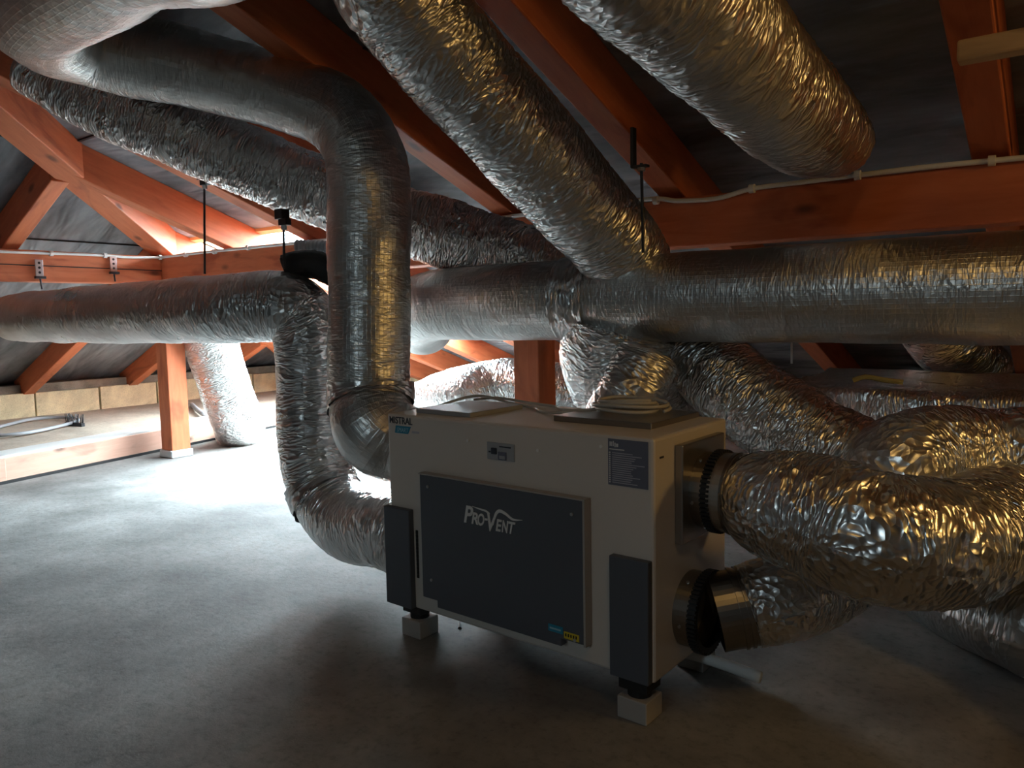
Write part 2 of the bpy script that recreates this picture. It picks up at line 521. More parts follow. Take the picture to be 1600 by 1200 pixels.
def wire_mesh(pts, r, n=10, ds=0.02, closed=False):
    c, s = catmull(pts, ds)
    T_ = np.gradient(c, axis=0); T_ /= np.linalg.norm(T_, axis=1)[:, None]
    bm = bmesh.new(); rows = []
    N0 = None
    for i in range(len(c)):
        t = Vector(T_[i])
        if N0 is None: N0 = t.orthogonal().normalized()
        N0 = (N0 - t * N0.dot(t)).normalized(); b = t.cross(N0)
        rows.append([bm.verts.new(Vector(c[i]) + (N0 * math.cos(2 * math.pi * k / n) + b * math.sin(2 * math.pi * k / n)) * r) for k in range(n)])
    for i in range(len(rows) - 1):
        for k in range(n):
            bm.faces.new((rows[i][k], rows[i][(k + 1) % n], rows[i + 1][(k + 1) % n], rows[i + 1][k]))
    bm.faces.new(rows[0][::-1]); bm.faces.new(rows[-1])
    return bm_mesh(bm)

def text_mesh(body, size, extrude=0.0006, shear=0.0, bold=0.0, spacing=1.0):
    cu = bpy.data.curves.new('t', 'FONT')
    cu.body = body; cu.size = size; cu.extrude = extrude; cu.shear = shear; cu.offset = bold; cu.space_character = spacing
    cu.resolution_u = 4
    ob = bpy.data.objects.new('t', cu)
    me = bpy.data.meshes.new_from_object(ob)
    bpy.data.objects.remove(ob)
    return me

def struct(name, me, m, parent=None, smooth=False):
    o = link(name, me, m, parent, smooth)
    if parent is None: o['kind'] = 'structure'
    return o

# ------------------------------------------------------------------ room shell
EX0, EX1, EY0, EY1 = -8.0, 6.1, -7.3, 6.7
FE = [(-4.70, -1.30), (-5.39, 1.86), (-5.815, 3.66), (-6.15, 5.0), (-6.5, 6.7)]      # edge of the raised strip of floor
floor = struct('floor', box(EX0 - .3, EX1 + .3, EY0 - .3, EY1 + .3, -0.2, 0), M['floor'])
bm = bmesh.new()
pl = [(EX0, EY0), (-4.2, EY0)] + FE + [(EX0, 6.7)]
lo_v = [bm.verts.new((x, y, -0.001)) for x, y in pl]
hi_v = [bm.verts.new((x, y, 0.115)) for x, y in pl]
bm.faces.new(hi_v)
for i in range(len(pl)):
    j = (i + 1) % len(pl)
    bm.faces.new((lo_v[i], lo_v[j], hi_v[j], hi_v[i]))
platform = link('raised_floor', bm_mesh(bm), M['screed'], floor)
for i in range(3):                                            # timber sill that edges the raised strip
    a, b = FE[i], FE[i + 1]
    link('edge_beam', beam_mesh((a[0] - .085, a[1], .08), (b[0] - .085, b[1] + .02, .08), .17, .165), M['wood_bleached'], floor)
    link('lit_top_strip', beam_mesh((a[0] - .115, a[1], .168), (b[0] - .115, b[1] + .02, .168), .22, .014, bev=.002), M['white'], floor)  # added pale strip, stands for light falling on the beam top
    link('joint_strip', beam_mesh((a[0] + .012, a[1], .009), (b[0] + .012, b[1], .009), .02, .018, bev=0), M['black'], floor)

def roof_poly(name, polys, f, parent=None):
    bm = bmesh.new(); cache = {}
    def V(x, y):
        k = (round(x, 4), round(y, 4))
        if k not in cache: cache[k] = bm.verts.new((x, y, f(x, y)))
        return cache[k]
    for pg in polys: bm.faces.new([V(*q) for q in pg])
    geo = bmesh.ops.extrude_face_region(bm, geom=list(bm.faces))
    for v in geo['geom']:
        if isinstance(v, bmesh.types.BMVert): v.co.z += 0.06
    return struct(name, bm_mesh(bm), M['membrane'], parent)
def hipy(x): return 3 - TW / TN * (x - PX0)                    # plan line of the north west hip
XA = PX0 + TN * 3.3 / TW                                       # hip apex
YR = -0.3
zl = 0.15
yl = 3 + (UND + MEM - zl) / TN; xl = PX0 - (UND + MEM - zl) / TW
ys_ = -3.6 - (UND + MEM - zl) / TN; xe = 3.5 + (UND + MEM - zl) / TW
XE = 3.5 - TN * 3.3 / TW
s0, s1, s2, s3 = SKY
t0, t1, t2, t3 = FILL_W
ceil_n = roof_poly('ceiling', [
    [(xl, yl), (t0, yl), (t0, t3), (t0, t2), (t0, hipy(t0))],
    [(t0, hipy(t0)), (t0, t2), (t1, t2), (t1, hipy(t1))],
    [(t0, t3), (t0, yl), (t1, yl), (t1, t3)],
    [(t1, hipy(t1)), (t1, t2), (t1, t3), (t1, yl), (s0, yl), (s0, s3), (s0, s2), (s0, hipy(s0))],
    [(s0, hipy(s0)), (s0, s2), (s1, s2), (s1, hipy(s1))],
    [(s0, s3), (s0, yl), (s1, yl), (s1, s3)],
    [(s1, hipy(s1)), (s1, s2), (s1, s3), (s1, yl), (XE, yl), (XE, YR), (XA, YR)],
    [(XE, YR), (XE, yl), (xe, yl)]], lambda x, y: zN(y, MEM))
ceil_w = roof_poly('ceiling', [[(xl, yl), (XA, YR), (xl, ys_)]], lambda x, y: zW(x, MEM))
a0, a1, a2, a3 = FILL_S
ceil_s = roof_poly('ceiling', [
    [(xl, ys_), (XA, YR), (a0, YR), (a0, a3), (a0, a2), (a0, ys_)],
    [(a0, YR), (a1, YR), (a1, a3), (a0, a3)],
    [(a0, a2), (a1, a2), (a1, ys_), (a0, ys_)],
    [(a1, YR), (XE, YR), (xe, ys_), (a1, ys_), (a1, a2), (a1, a3)]], lambda x, y: zS(y, MEM))
ceil_e = roof_poly('ceiling', [[(xe, yl), (XE, YR), (xe, ys_)]], lambda x, y: zE(x, MEM))

def opening_frame(name, sk, f, sgn):
    x0, x1, y0, y1 = sk
    bm = bmesh.new()
    for (ax0, ax1, ay0, ay1) in ((x0 - .05, x0, y0 - .05, y1 + .05), (x1, x1 + .05, y0 - .05, y1 + .05), (x0, x1, y0 - .05, y0), (x0, x1, y1, y1 + .05)):
        vs = bm_box(bm, ax0, ax1, ay0, ay1, 0, 0.13)
        for v in vs: v.co.z += f(v.co.y) - 0.02
    return struct(name, bm_mesh(bm), M['wood_pale'])
opening_frame('window_1', SKY, lambda y: zN(y, MEM), 1)
opening_frame('fill_opening_s', FILL_S, lambda y: zS(y, MEM), -1)  # frame of the added fill opening behind the camera
opening_frame('fill_opening_w', FILL_W, lambda y: zN(y, MEM), 1)  # frame of the added opening that lights the west side

# knee walls with their aerated blocks as single pieces
wall_w = struct('wall_west', box(-8.25, -8.03, EY0, EY1 + .2, 0, 0.42), M['mortar'])
wall_n = struct('wall_north', box(-8.25, EX1 + .2, 6.73, 6.95, 0, 0.40), M['mortar'])
wall_s = struct('wall_south', box(-8.25, EX1 + .2, -7.5, -7.3, 0, 0.45), M['mortar'])
wall_e = struct('wall_east', box(EX1, EX1 + .2, EY0, EY1, 0, 0.45), M['mortar'])
blk = box(-.1, .1, -.2925, .2925, 0, .24, .006)
y = 0.4
while y < 6.6:
    o = link('brick', blk.copy() if False else blk, M['block'], wall_w)
    o.location = (-8.0 - .1 + .012 + random.uniform(-.006, .006), y, .10 + random.uniform(-.008, .008))
    y += .60
blk2 = box(-.2925, .2925, -.1, .1, 0, .24, .006)
x = -7.7
while x < 2:
    o = link('brick', blk2, M['block'], wall_n)
    o.location = (x, 6.7 + .1 - .012 + random.uniform(-.006, .006), .06 + random.uniform(-.008, .008))
    x += .60

# rafters of the slopes (parts of the ceiling)
def n_rafter(x, w=.11, y0=None, y1=6.9):
    if y0 is None: y0 = max(YR, hipy(x)) if x < XA else YR
    h = MEM / math.sqrt(1 + TN * TN)
    me = beam_mesh((x, y0, zN(y0, MEM / 2)), (x, y1, zN(y1, MEM / 2)), w, h)
    return link('rafter', me, M['wood'], ceil_n)
for x in (-6.9, -6.1, -5.35, -4.55, -3.72, -3.0, -2.24, -1.38, -0.26, 0.7, 1.6): n_rafter(x)
def w_rafter(y, w=.10, x1=None):
    if x1 is None: x1 = PX0 + (3 - y) * TN / TW
    h = MEM / math.sqrt(1 + TW * TW)
    return link('rafter', beam_mesh((-8.15, y, zW(-8.15, MEM / 2)), (x1 - .11, y, zW(x1 - .11, MEM / 2)), w, h), M['wood'], ceil_w)
for y in (-.1, 1.0, 2.0, 3.05, 4.05, 5.05): w_rafter(y)
# membrane seams
for yy in (2.05, 3.6, 5.3):
    link('lap_seam', beam_mesh((-6.0, yy, zN(yy, MEM - .004)), (3.0, yy, zN(yy, MEM - .004)), .02, .006, bev=0), M['black'], ceil_n)
for xx in (-6.9, -5.6, -4.6):
    link('lap_seam', beam_mesh((xx, -2, zW(xx, MEM - .004)), (xx, 3 + (PX0 - xx) * TW / TN, zW(xx, MEM - .004)), .02, .006, bev=0), M['black'], ceil_w)

# ------------------------------------------------------------------ main timbers
hx = PX0 - .0
hip0 = (-7.8, hipy(-7.8), zW(-7.8, .10)); hip1 = (XA, YR, zW(XA, .10))
top('hip_rafter', beam_mesh(hip0, hip1, .16, .21), M['wood'], 'heavy diagonal hip rafter of stained pine rising over the corner post', 'beam')
PH = .195
top('purlin', beam_mesh((PX0 - .07, PY0, PZT - PH / 2), (4.0, PY0, PZT - PH / 2), .14, PH), M['wood'], 'long horizontal red-stained purlin carrying the white cable, running across to the right edge', 'beam')
top('purlin', beam_mesh((PX0, PY0 - .07, PZT - PH / 2), (PX0, -3.5, PZT - PH / 2), .14, PH), M['wood'], 'short horizontal purlin with a long drying crack, left of the corner post', 'beam')
link('drying_crack', beam_mesh((PX0 + .0705, PY0 - .07, PZT - .10), (PX0 + .0705, 0.5, PZT - .085), .004, .006, bev=0), M['black'], None)
crack = bpy.data.objects['drying_crack']
pur2 = bpy.data.objects['purlin.001']
crack.parent = pur2; crack.data.transform(Matrix.Translation(pur2.location).inverted())

def post(x, y, label, wrap=False, ht=PZT - PH, z0=0.0, w=.145):
    r = thing('timber_post', label, 'post', (x, y, z0))
    link('shaft', beam_mesh((0, 0, .005), (0, 0, ht - z0), w, w, up=(0, 1, 0)), M['wood'], r)
    if wrap:
        link('base_wrap', box(-w / 2 - .012, w / 2 + .012, -w / 2 - .012, w / 2 + .012, 0, .055, .008), M['film'], r)
    return r
post(PX0 + .0, PY0 - .0, 'square pine post at the left with a pale plastic wrap round its foot', True)
post(-2.10, 3.0, 'reddish pine post seen just above the white unit, under the purlin')

# batten and boards at the upper right corner
top('batten', beam_mesh((-0.269, 2.200, 1.611), (-0.039, 2.200, 1.610), .055, .050), M['wood_pale'], 'pale horizontal batten with a grey underside crossing the rafter at upper right', 'batten')
top('batten', beam_mesh((-.05, 1.2, zN(1.2, .02)), (-.05, 2.95, zN(2.95, .02)), .022, .03), M['wood_pale'], 'thin pale batten running along the rafter at the top right corner', 'batten')
top('board', beam_mesh((.12, 1.4, zN(1.4, .13)), (.12, 2.3, zN(2.3, .13)), .26, .02), M['osb'], 'brown board between rafters in the top right corner', 'board')

# ------------------------------------------------------------------ ventilation unit
W_, D_, H_ = .9246, .4169, .6008
Z0 = .1015
unit = thing('ventilation_unit', 'cream heat recovery ventilation unit with dark front panel standing on feet', 'ventilation unit', (-1.720, 1.655, 0.000), -.0385)
link('body', box(0, W_, 0, D_, Z0, Z0 + H_, .008), M['casing'], unit)
# front panel with notched lower edge, standing proud
def prism(poly, y0, y1, bev=0.0):
    bm = bmesh.new()
    a = [bm.verts.new((x, y0, z)) for x, z in poly]; b = [bm.verts.new((x, y1, z)) for x, z in poly]
    bm.faces.new(a); bm.faces.new(b[::-1])
    for i in range(len(poly)):
        j = (i + 1) % len(poly); bm.faces.new((a[j], a[i], b[i], b[j]))
    bmesh.ops.recalc_face_normals(bm, faces=bm.faces)
    if bev: bmesh.ops.bevel(bm, geom=list(bm.edges), offset=bev, segments=1, affect='EDGES')
    return bm_mesh(bm)
zf = lambda v: Z0 + v
pan = [(.166, zf(.433)), (.742, zf(.433)), (.742, zf(.061)), (.672, zf(.061)), (.672, zf(.040)), (.225, zf(.040)), (.225, zf(.061)), (.166, zf(.061))]
fp = link('front_panel', prism(pan, -.030, -.004, .0015), M['slate'], unit)
rim = [(.162, zf(.437)), (.748, zf(.437)), (.748, zf(.057)), (.742, zf(.057)), (.742, zf(.433)), (.162, zf(.433))]
link('panel_rim', prism(rim, -.031, -.003), M['trimgrey'], unit)
for (x, z) in ((.20, .40), (.205, .12), (.71, .395), (.715, .068)):
    link('screw', cyl((x, -.033, zf(z)), (x, -.029, zf(z)), .0045, n=12), M['greyplastic'], fp)
link('handle_pad', box(-.007, .105, -.022, 0, zf(.002), zf(.312), .003), M['slate'], unit)
link('handle_pad', box(.812, .920, -.022, 0, zf(.002), zf(.307), .003), M['slate'], unit)
bm = bmesh.new()
for k in range(12):
    bm_box(bm, .114, .122, -.003, .001, zf(.10 + k * .0125), zf(.1115 + k * .0125))
tag(link('vent_slot', bm_mesh(bm), M['black'], unit), None, None, None, 'stuff')
bm = bmesh.new()
for k in range(9):
    bm_box(bm, .806, .812, -.006, .001, zf(.13 + k * .0125), zf(.1415 + k * .0125))
tag(link('vent_slot', bm_mesh(bm), M['black'], unit), None, None, None, 'stuff')
# control plate
cp = link('control_plate', box(.410, .506, -.004, 0, zf(.501), zf(.549), .001), M['greyplastic'], unit)
link('switch', box(.428, .446, -.009, -.003, zf(.517), zf(.534), .001), M['navy'], cp)
link('display', box(.451, .480, -.007, -.003, zf(.503), zf(.525), .0008), M['label'], cp)
link('display', box(.456, .476, -.0078, -.0068, zf(.506), zf(.515)), M['greyplastic'], cp)
link('printed_line', box(.455, .495, -.0048, -.0038, zf(.5375), zf(.541)), M['navy'], cp)
link('printed_line', box(.416, .423, -.0048, -.0038, zf(.520), zf(.524)), M['navy'], cp)
for (x, z) in ((.337, .545), (.585, .541), (.62, .30), (.78, .57)):
    link('screw', cyl((x, -.004, zf(z)), (x, .001, zf(z)), .0042, n=12), M['white'], unit)
# information label
lb = link('information_label', box(.800, .910, -.002, .0005, zf(.478), zf(.592)), M['label'], unit)
bm = bmesh.new()
for (x0, x1, z0, z1) in ((.805, .808, .574, .585), (.810, .812, .574, .585), (.8145, .8165, .574, .587), (.819, .8215, .572, .583), (.8235, .829, .573, .581), (.804, .846, .5655, .5680)):
    bm_box(bm, x0, x1, -.0028, -.0018, zf(z0), zf(z1))
for k in range(15):
    z = .558 - k * .0052
    bm_box(bm, .803, .807, -.0028, -.0018, zf(z - .0016), zf(z + .0016))
link('heading_print', bm_mesh(bm), M['silver'], lb)
bm = bmesh.new()
for k in range(15):
    z = .558 - k * .0052
    bm_box(bm, .812, .812 + random.uniform(.05, .09), -.0026, -.0018, zf(z - .0011), zf(z + .0011))
link('text_lines', bm_mesh(bm), M['label_text'], lb)

def put_text(body, size, x, z, m, parent, y=-.0005, shear=0.0, bold=0.0, spacing=1.0, sx=1.0, name='lettering', fit=None):
    me = text_mesh(body, size, .0006, shear, bold, spacing)
    if fit:
        xs_ = [v.co.x for v in me.vertices]; zs_ = [v.co.y for v in me.vertices]
        me.transform(Matrix.Diagonal((1, fit[1] / (max(zs_) - min(zs_)), 1, 1)) @ Matrix.Translation((-min(xs_), 0, 0)))
        sx = (fit[0]) / (max(xs_) - min(xs_))
    me.transform(Matrix.Translation((x, y, z)) @ Matrix.Rotation(R(90), 4, 'X') @ Matrix.Diagonal((sx, 1, 1, 1)))
    return link(name, me, m, parent)
put_text('MISTRAL', .030, .010, zf(.5715), M['navy'], unit, bold=.0004, sx=.88)
bx_ = link('name_badge', prism([(.034, zf(.5425)), (.092, zf(.5425)), (.105, zf(.5655)), (.039, zf(.5655))], -.0012, .0003), M['teal'], unit)
put_text('SMART', .019, .043, zf(.547), M['teal_pale'], bx_, y=-.0016, shear=.2, sx=.85)
link('printed_line', prism([(.108, zf(.5470)), (.138, zf(.5470)), (.141, zf(.5535)), (.110, zf(.5535))], -.0010, .0003), M['label_text'], unit)
# maker's logo: large P and V, small capitals, swoosh from the V
lg = M['silver']
yl_ = -.0312
for ch, x_, w_, h_, dz in (('P', .342, .036, .050, 0), ('R', .3705, .025, .034, 0), ('O', .3935, .025, .035, .0), ('-', .4195, .011, .006, .010),
                           ('V', .4290, .036, .052, -.010), ('E', .4590, .022, .034, -.006), ('N', .4800, .024, .034, -.006), ('T', .5040, .024, .034, -.006)):
    put_text(ch, .05, x_, zf(.318 + dz), lg, fp, y=yl_, shear=.24, bold=.0012, fit=(w_, h_))
def swoosh(pts):
    bm = bmesh.new(); n_ = 24
    c_, _ = catmull([(x, 0, z, w) for x, z, w in pts], .004)
    A1, B1 = [], []
    for i, p in enumerate(c_):
        t = c_[min(i + 1, len(c_) - 1)] - c_[max(i - 1, 0)]
        nx, nz = -t[2], t[0]; l_ = math.hypot(nx, nz) or 1
        A1.append(bm.verts.new((p[0] + nx / l_ * p[3], 0, p[2] + nz / l_ * p[3])))
        B1.append(bm.verts.new((p[0] - nx / l_ * p[3], 0, p[2] - nz / l_ * p[3])))
    for i in range(len(A1) - 1): bm.faces.new((A1[i], A1[i + 1], B1[i + 1], B1[i]))
    g = bmesh.ops.extrude_face_region(bm, geom=list(bm.faces))
    for v in g['geom']:
        if isinstance(v, bmesh.types.BMVert): v.co.y -= .001
    bm.transform(Matrix.Translation((0, yl_ + .0005, 0)))
    return bm_mesh(bm)
link('swoosh', swoosh([(.450, zf(.325), .001), (.457, zf(.352), .0035), (.472, zf(.368), .0045), (.494, zf(.364), .004), (.520, zf(.352), .003), (.552, zf(.355), .0006)]), lg, fp)
link('swoosh', swoosh([(.374, zf(.367), .0005), (.400, zf(.3635), .0020), (.424, zf(.361), .0028), (.438, zf(.355), .0022)]), lg, fp)
b1 = link('blue_sticker', box(.632, .678, -.0315, -.0298, zf(.074), zf(.093)), M['teal'], fp)
link('printed_line', box(.637, .672, -.0322, -.0314, zf(.081), zf(.0855)), M['teal_pale'], b1)
b2_ = link('yellow_sticker', box(.682, .728, -.0315, -.0298, zf(.066), zf(.084)), M['yellow'], fp)
bm = bmesh.new()
for k in range(5): bm_box(bm, .686 + k * .008, .690 + k * .008, -.0322, -.0314, zf(.072), zf(.080))
link('printed_line', bm_mesh(bm), M['black'], b2_)
# right side: marks, plates and spigots
link('side_mark', box(W_ - .0005, W_ + .001, .028, .048, zf(.549), zf(.554)), M['navy'], unit)
def spigot(yc, zc, side, plate):
    sg = 1 if side else -1
    x0 = W_ if side else 0
    if plate:
        link('duct_plate', box(*sorted((x0, x0 + sg * .022)), .105, .352, zf(.322), zf(.572), .003), M['plate'], unit)
        x0 += sg * .012
    Ra = .097
    link('spigot', ring((x0, yc, zc), (x0 + sg * .044, yc, zc), Ra - .004, Ra), M['galv'], unit)
    for k in range(3):
        a = 2.1 + k * 1.2
        link('rivet', cyl((x0 + sg * .02, yc + math.cos(a) * (Ra - .001), zc + math.sin(a) * (Ra - .001)), (x0 + sg * .02, yc + math.cos(a) * (Ra + .003), zc + math.sin(a) * (Ra + .003)), .004, n=8), M['steel'], unit)
    # toothed black sealing collar
    bm = bmesh.new(); n_ = 56
    xa, xb = x0 + sg * .042, x0 + sg * .064
    for i in range(n_):
        t0 = 2 * math.pi * i / n_; t1 = 2 * math.pi * (i + .55) / n_; t2 = 2 * math.pi * (i + 1) / n_
        def q(t, r, x): return bm.verts.new((x, yc + math.cos(t) * r, zc + math.sin(t) * r))
        for (ta, tb, ra) in ((t0, t1, Ra + .010), (t1, t2, Ra + .003)):
            v = [q(ta, Ra - .010, xa), q(tb, Ra - .010, xa), q(tb, ra, xa), q(ta, ra, xa), q(ta, Ra - .010, xb), q(tb, Ra - .010, xb), q(tb, ra, xb), q(ta, ra, xb)]
            for f in ((0, 1, 2, 3), (4, 7, 6, 5), (2, 6, 7, 3), (3, 7, 4, 0), (1, 5, 6, 2)): bm.faces.new([v[j] for j in f])
    link('sealing_collar', bm_mesh(bm), M['black'], unit)
    return x0 + sg * .062
spigot(.232, zf(.440), True, True)
spigot(.188, zf(.135), True, False)
spigot(.232, zf(.440), False, False)
spigot(.188, zf(.135), False, False)
# feet: rubber damper on a steel block
for (fx, fy) in ((.072, .045), (.872, .022), (.862, .36), (.098, .36)):
    ft = link('foot', box(fx - .041, fx + .041, fy - .041, fy + .041, .0, .056, .003), M['steel'] if False else M['trimgrey'], unit)
    link('rubber_pad', cyl((fx, fy, .055), (fx, fy, .075), .030, n=20), M['black'], ft)
    link('rubber_pad', box(fx - .040, fx + .040, fy - .036, fy + .036, .075, Z0 + .002, .003), M['black'], ft)
# plates on top
link('cover_plate', box(.075, .300, .052, .300, Z0 + H_, Z0 + H_ + .014, .002), M['greyplastic'], unit)
link('cover_plate', box(.545, .850, .125, .400, Z0 + H_, Z0 + H_ + .016, .002), M['plate'], unit)

# coil of cable on the right cover plate and its tail along the top
def U_(a, b, z):
    c_, s_ = math.cos(-.0385), math.sin(-.0385)
    return (-1.7201 + a * c_ - b * s_, 1.6547 + a * s_ + b * c_, z)
coil = []
cc = (.690, .290)
for k in range(150):
    t = k / 150 * 2 * math.pi * 5.0
    rr = .078 + .016 * math.sin(t * .37 + 1) + .006 * math.sin(t * 1.37) + .004 * math.sin(t * .37)
    coil.append(U_(cc[0] + math.cos(t) * rr * 1.15 + .008 * math.sin(t * .61), cc[1] + math.sin(t) * rr + .006 * math.cos(t * .53), Z0 + H_ + .024 + k / 150 * .030 + .003 * math.sin(t * 1.9)))
top('cable_coil', wire_mesh(coil, .0052, 8, .012), M['cable'], 'coil of grey cable lying on the cover plate on top of the white unit', 'cable', smooth=True)
tail = [U_(.60, .26, Z0 + H_ + .022), U_(.50, .22, Z0 + H_ + .010), U_(.42, .24, Z0 + H_ + .006), U_(.34, .30, Z0 + H_ + .006), U_(.22, .33, Z0 + H_ + .012), U_(.10, .30, Z0 + H_ + .03), U_(-.02, .22, Z0 + H_ - .01), U_(-.10, .18, Z0 + H_ - .05)]
top('flat_cable', wire_mesh(tail, .0045, 8, .012), M['cable'], 'loose grey cable running along the top of the unit to its left end', 'cable', smooth=True)
tail2 = [U_(.58, .32, Z0 + H_ + .006), U_(.46, .31, Z0 + H_ + .006), U_(.38, .36, Z0 + H_ + .006), U_(.27, .37, Z0 + H_ + .010), U_(.15, .36, Z0 + H_ + .02), U_(.05, .35, Z0 + H_ + .01)]
top('flat_cable', wire_mesh(tail2, .0045, 8, .012), M['cable'], 'second loose cable behind the first on the rear of the unit top', 'cable', smooth=True)
# condensate drain pipe under the right rear corner
top('drain_pipe', wire_mesh([(-0.909, 1.924, 0.055), (-0.788, 1.949, 0.040), (-0.648, 1.944, 0.030)], .016, 14, .02), M['white'], 'short white drain pipe poking out under the right rear foot of the unit', 'pipe', smooth=True)

# ------------------------------------------------------------------ ducts
duct('big horizontal foil duct across the picture right of centre with a tape collar',
     [(0.244, 2.400, 1.023), (0.3, 2.4, 1.04), (-1.0, 2.4, 1.045), (-1.98, 2.4, 1.048), (-2.22, 2.42, 1.04), (-2.40, 2.52, 1.01), (-2.52, 2.68, .96)], .148, 'smooth', 'foil_smooth', 128, .0085,
     tapes=((1.98, .15),), rings=())
duct('horizontal duct at the left that bends down into the lower left side of the unit',
     [(-6.0, 2.30, 1.035), (-5.2, 1.95, 1.035), (-4.3, 1.80, 1.035), (-3.2, 1.80, 1.04), (-2.80, 1.81, 1.04), (-2.574, 1.907, 1.048), (-2.515, 1.959, 1.013), (-2.478, 1.975, 0.916), (-2.465, 1.959, 0.686), (-2.429, 1.938, 0.485), (-2.358, 1.922, 0.317), (-2.182, 1.893, 0.234), (-1.965, 1.857, 0.250), (-1.773, 1.845, 0.236)], .138, 'semi', 'foil', 128, .008, tapes=((-.62, .09),))
duct('tall vertical foil duct with a golden sheen, bending over to the left at its top',
     [(-1.15, -0.60, 2.15), (-1.15, 0.0, 2.08), (-1.265, 0.837, 1.787), (-1.665, 0.879, 1.806), (-2.131, 0.951, 1.860), (-2.563, 1.074, 1.925), (-2.804, 1.251, 1.972), (-2.817, 1.416, 1.963) + (.98,), (-2.605, 1.604, 1.899) + (.93,), (-2.362, 1.776, 1.813) + (.88,), (-2.169, 1.872, 1.728) + (.90,), (-2.065, 1.910, 1.597) + (.96,), (-2.037, 1.908, 1.394), (-2.033, 1.890, 1.102), (-2.030, 1.876, 0.853), (-2.023, 1.866, 0.717), (-1.956, 1.829, 0.612) + (.98,), (-1.881, 1.886, 0.555) + (.92,), (-1.771, 1.889, 0.541) + (.85,)], .146, 'semi', 'foil_smooth', 128, .008,
     tapes=((-.36, .10),))
duct('dark foil duct sloping down behind the vertical duct at upper left',
     [(-3.326, 1.393, 2.024), (-3.202, 1.499, 1.915), (-2.878, 1.756, 1.725), (-2.607, 2.003, 1.562), (-2.326, 2.259, 1.419), (-2.025, 2.469, 1.294), (-1.803, 2.562, 1.208), (-1.611, 2.693, 1.100)], .138, 'crumpled', 'foil_rough', 112, .0085)
duct('diagonal foil duct coming down from the top centre onto the horizontal duct',
     [(-1.95, -0.20, 2.25), (-1.80, 0.50, 2.12), (-1.469, 1.333, 1.980), (-1.499, 1.511, 1.866), (-1.458, 1.700, 1.716), (-1.387, 1.909, 1.544), (-1.335, 2.117, 1.386), (-1.298, 2.341, 1.240), (-1.288, 2.439, 1.152)], .150, 'flex', 'foil', 120, .0075)
duct('diagonal foil duct at upper right running down to the purlin',
     [(-0.55, -0.10, 2.18), (-0.78, 0.60, 1.98), (-0.698, 1.210, 1.680), (-0.659, 1.457, 1.607), (-0.634, 1.695, 1.559), (-0.626, 1.972, 1.515), (-0.642, 2.273, 1.513), (-0.672, 2.692, 1.540) + (.85,)], .134, 'flex', 'foil', 120, .0075)
duct('foil duct sloping down behind the unit to the lower right',
     [(-1.396, 2.722, 1.043), (-1.184, 2.638, 0.897), (-0.962, 2.536, 0.748), (-0.756, 2.500, 0.624), (-0.561, 2.509, 0.526), (-0.399, 2.520, 0.443), (-0.240, 2.625, 0.325)], .142, 'crumpled', 'foil_rough', 120, .0075)
duct('crumpled foil duct hanging under the horizontal duct behind the unit',
     [(-1.323, 2.454, 0.960), (-1.366, 2.469, 0.832), (-1.341, 2.534, 0.686), (-1.290, 2.615, 0.509), (-1.226, 2.704, 0.327)], .20, 'crumpled', 'foil_rough', 112, .0085)
duct('foil elbow duct behind the cable coil above the rear of the unit',
     [(-1.162, 2.310, 0.845), (-1.186, 2.242, 0.732), (-1.239, 2.227, 0.624), (-1.274, 2.244, 0.455)], .105, 'flex', 'foil', 96, .0085)
duct('large crumpled duct from the upper right spigot of the unit bending away at the right',
     [(-0.662, 1.845, 0.541) + (.74,), (-0.622, 1.842, 0.541) + (.78,), (-0.559, 1.786, 0.542) + (.93,), (-0.447, 1.768, 0.530), (-0.340, 1.769, 0.505), (-0.254, 1.857, 0.486), (-0.190, 2.077, 0.463), (-0.121, 2.417, 0.464), (0.001, 2.760, 0.484), (1.2, 2.15, .62), (2.2, 2.2, .62)], .138, 'crumpled', 'foil_rough', 144, .0065,
     rings=((.055, .012),))
duct('foil duct from the lower right spigot curving back under the larger duct',
     [(-0.652, 1.854, 0.254) + (.86,), (-0.590, 1.895, 0.275) + (.95,), (-0.545, 2.041, 0.272), (-0.495, 2.242, 0.277), (-0.434, 2.540, 0.295)], .114, 'flex', 'foil_rough', 120, .0075)
duct('round foil elbow right of the unit with a dark strap, above the larger duct',
     [(2.2, 2.75, .60), (1.0, 2.62, .60), (0.084, 2.708, 0.573), (-0.085, 2.483, 0.592), (-0.199, 2.435, 0.582), (-0.316, 2.324, 0.592), (-0.388, 2.242, 0.562), (-0.408, 2.263, 0.440), (-0.424, 2.363, 0.322)], .132, 'flex', 'foil_rough', 128, .0075,
     rings=((.66, .03),))
duct('silver duct lying on the floor at the lower right edge',
     [(-0.382, 2.687, 0.130), (-0.224, 2.517, 0.135), (-0.066, 2.406, 0.135), (0.116, 2.290, 0.140), (1.0, 1.30, .14), (1.9, 1.2, .14)], .125, 'flex', 'foil', 112, .0075)
duct('dark duct at the right edge behind the elbow',
     [(-0.256, 2.437, 0.423), (-0.152, 2.455, 0.452), (0.031, 2.528, 0.443), (1.2, 2.5, .36), (2.0, 2.6, .36)], .12, 'flex', 'foil_rough', 112, .0085)
duct('bright foil duct standing on the floor behind the left post',
     [(-5.683, 3.774, 0.000), (-5.373, 3.541, 0.182), (-5.296, 3.385, 0.506), (-5.227, 3.231, 0.905), (-5.146, 3.072, 1.185)], .19, 'crumpled', 'foil_rough', 96, .014)
duct('sunlit foil duct lying on the floor far behind the unit',
     [(-4.981, 4.040, 0.200), (-4.716, 4.655, 0.200), (-3.575, 4.034, 0.437), (-3.227, 4.178, 0.521), (-2.886, 4.305, 0.501), (-2.534, 4.559, 0.428)], .17, 'crumpled', 'foil_rough', 96, .014)
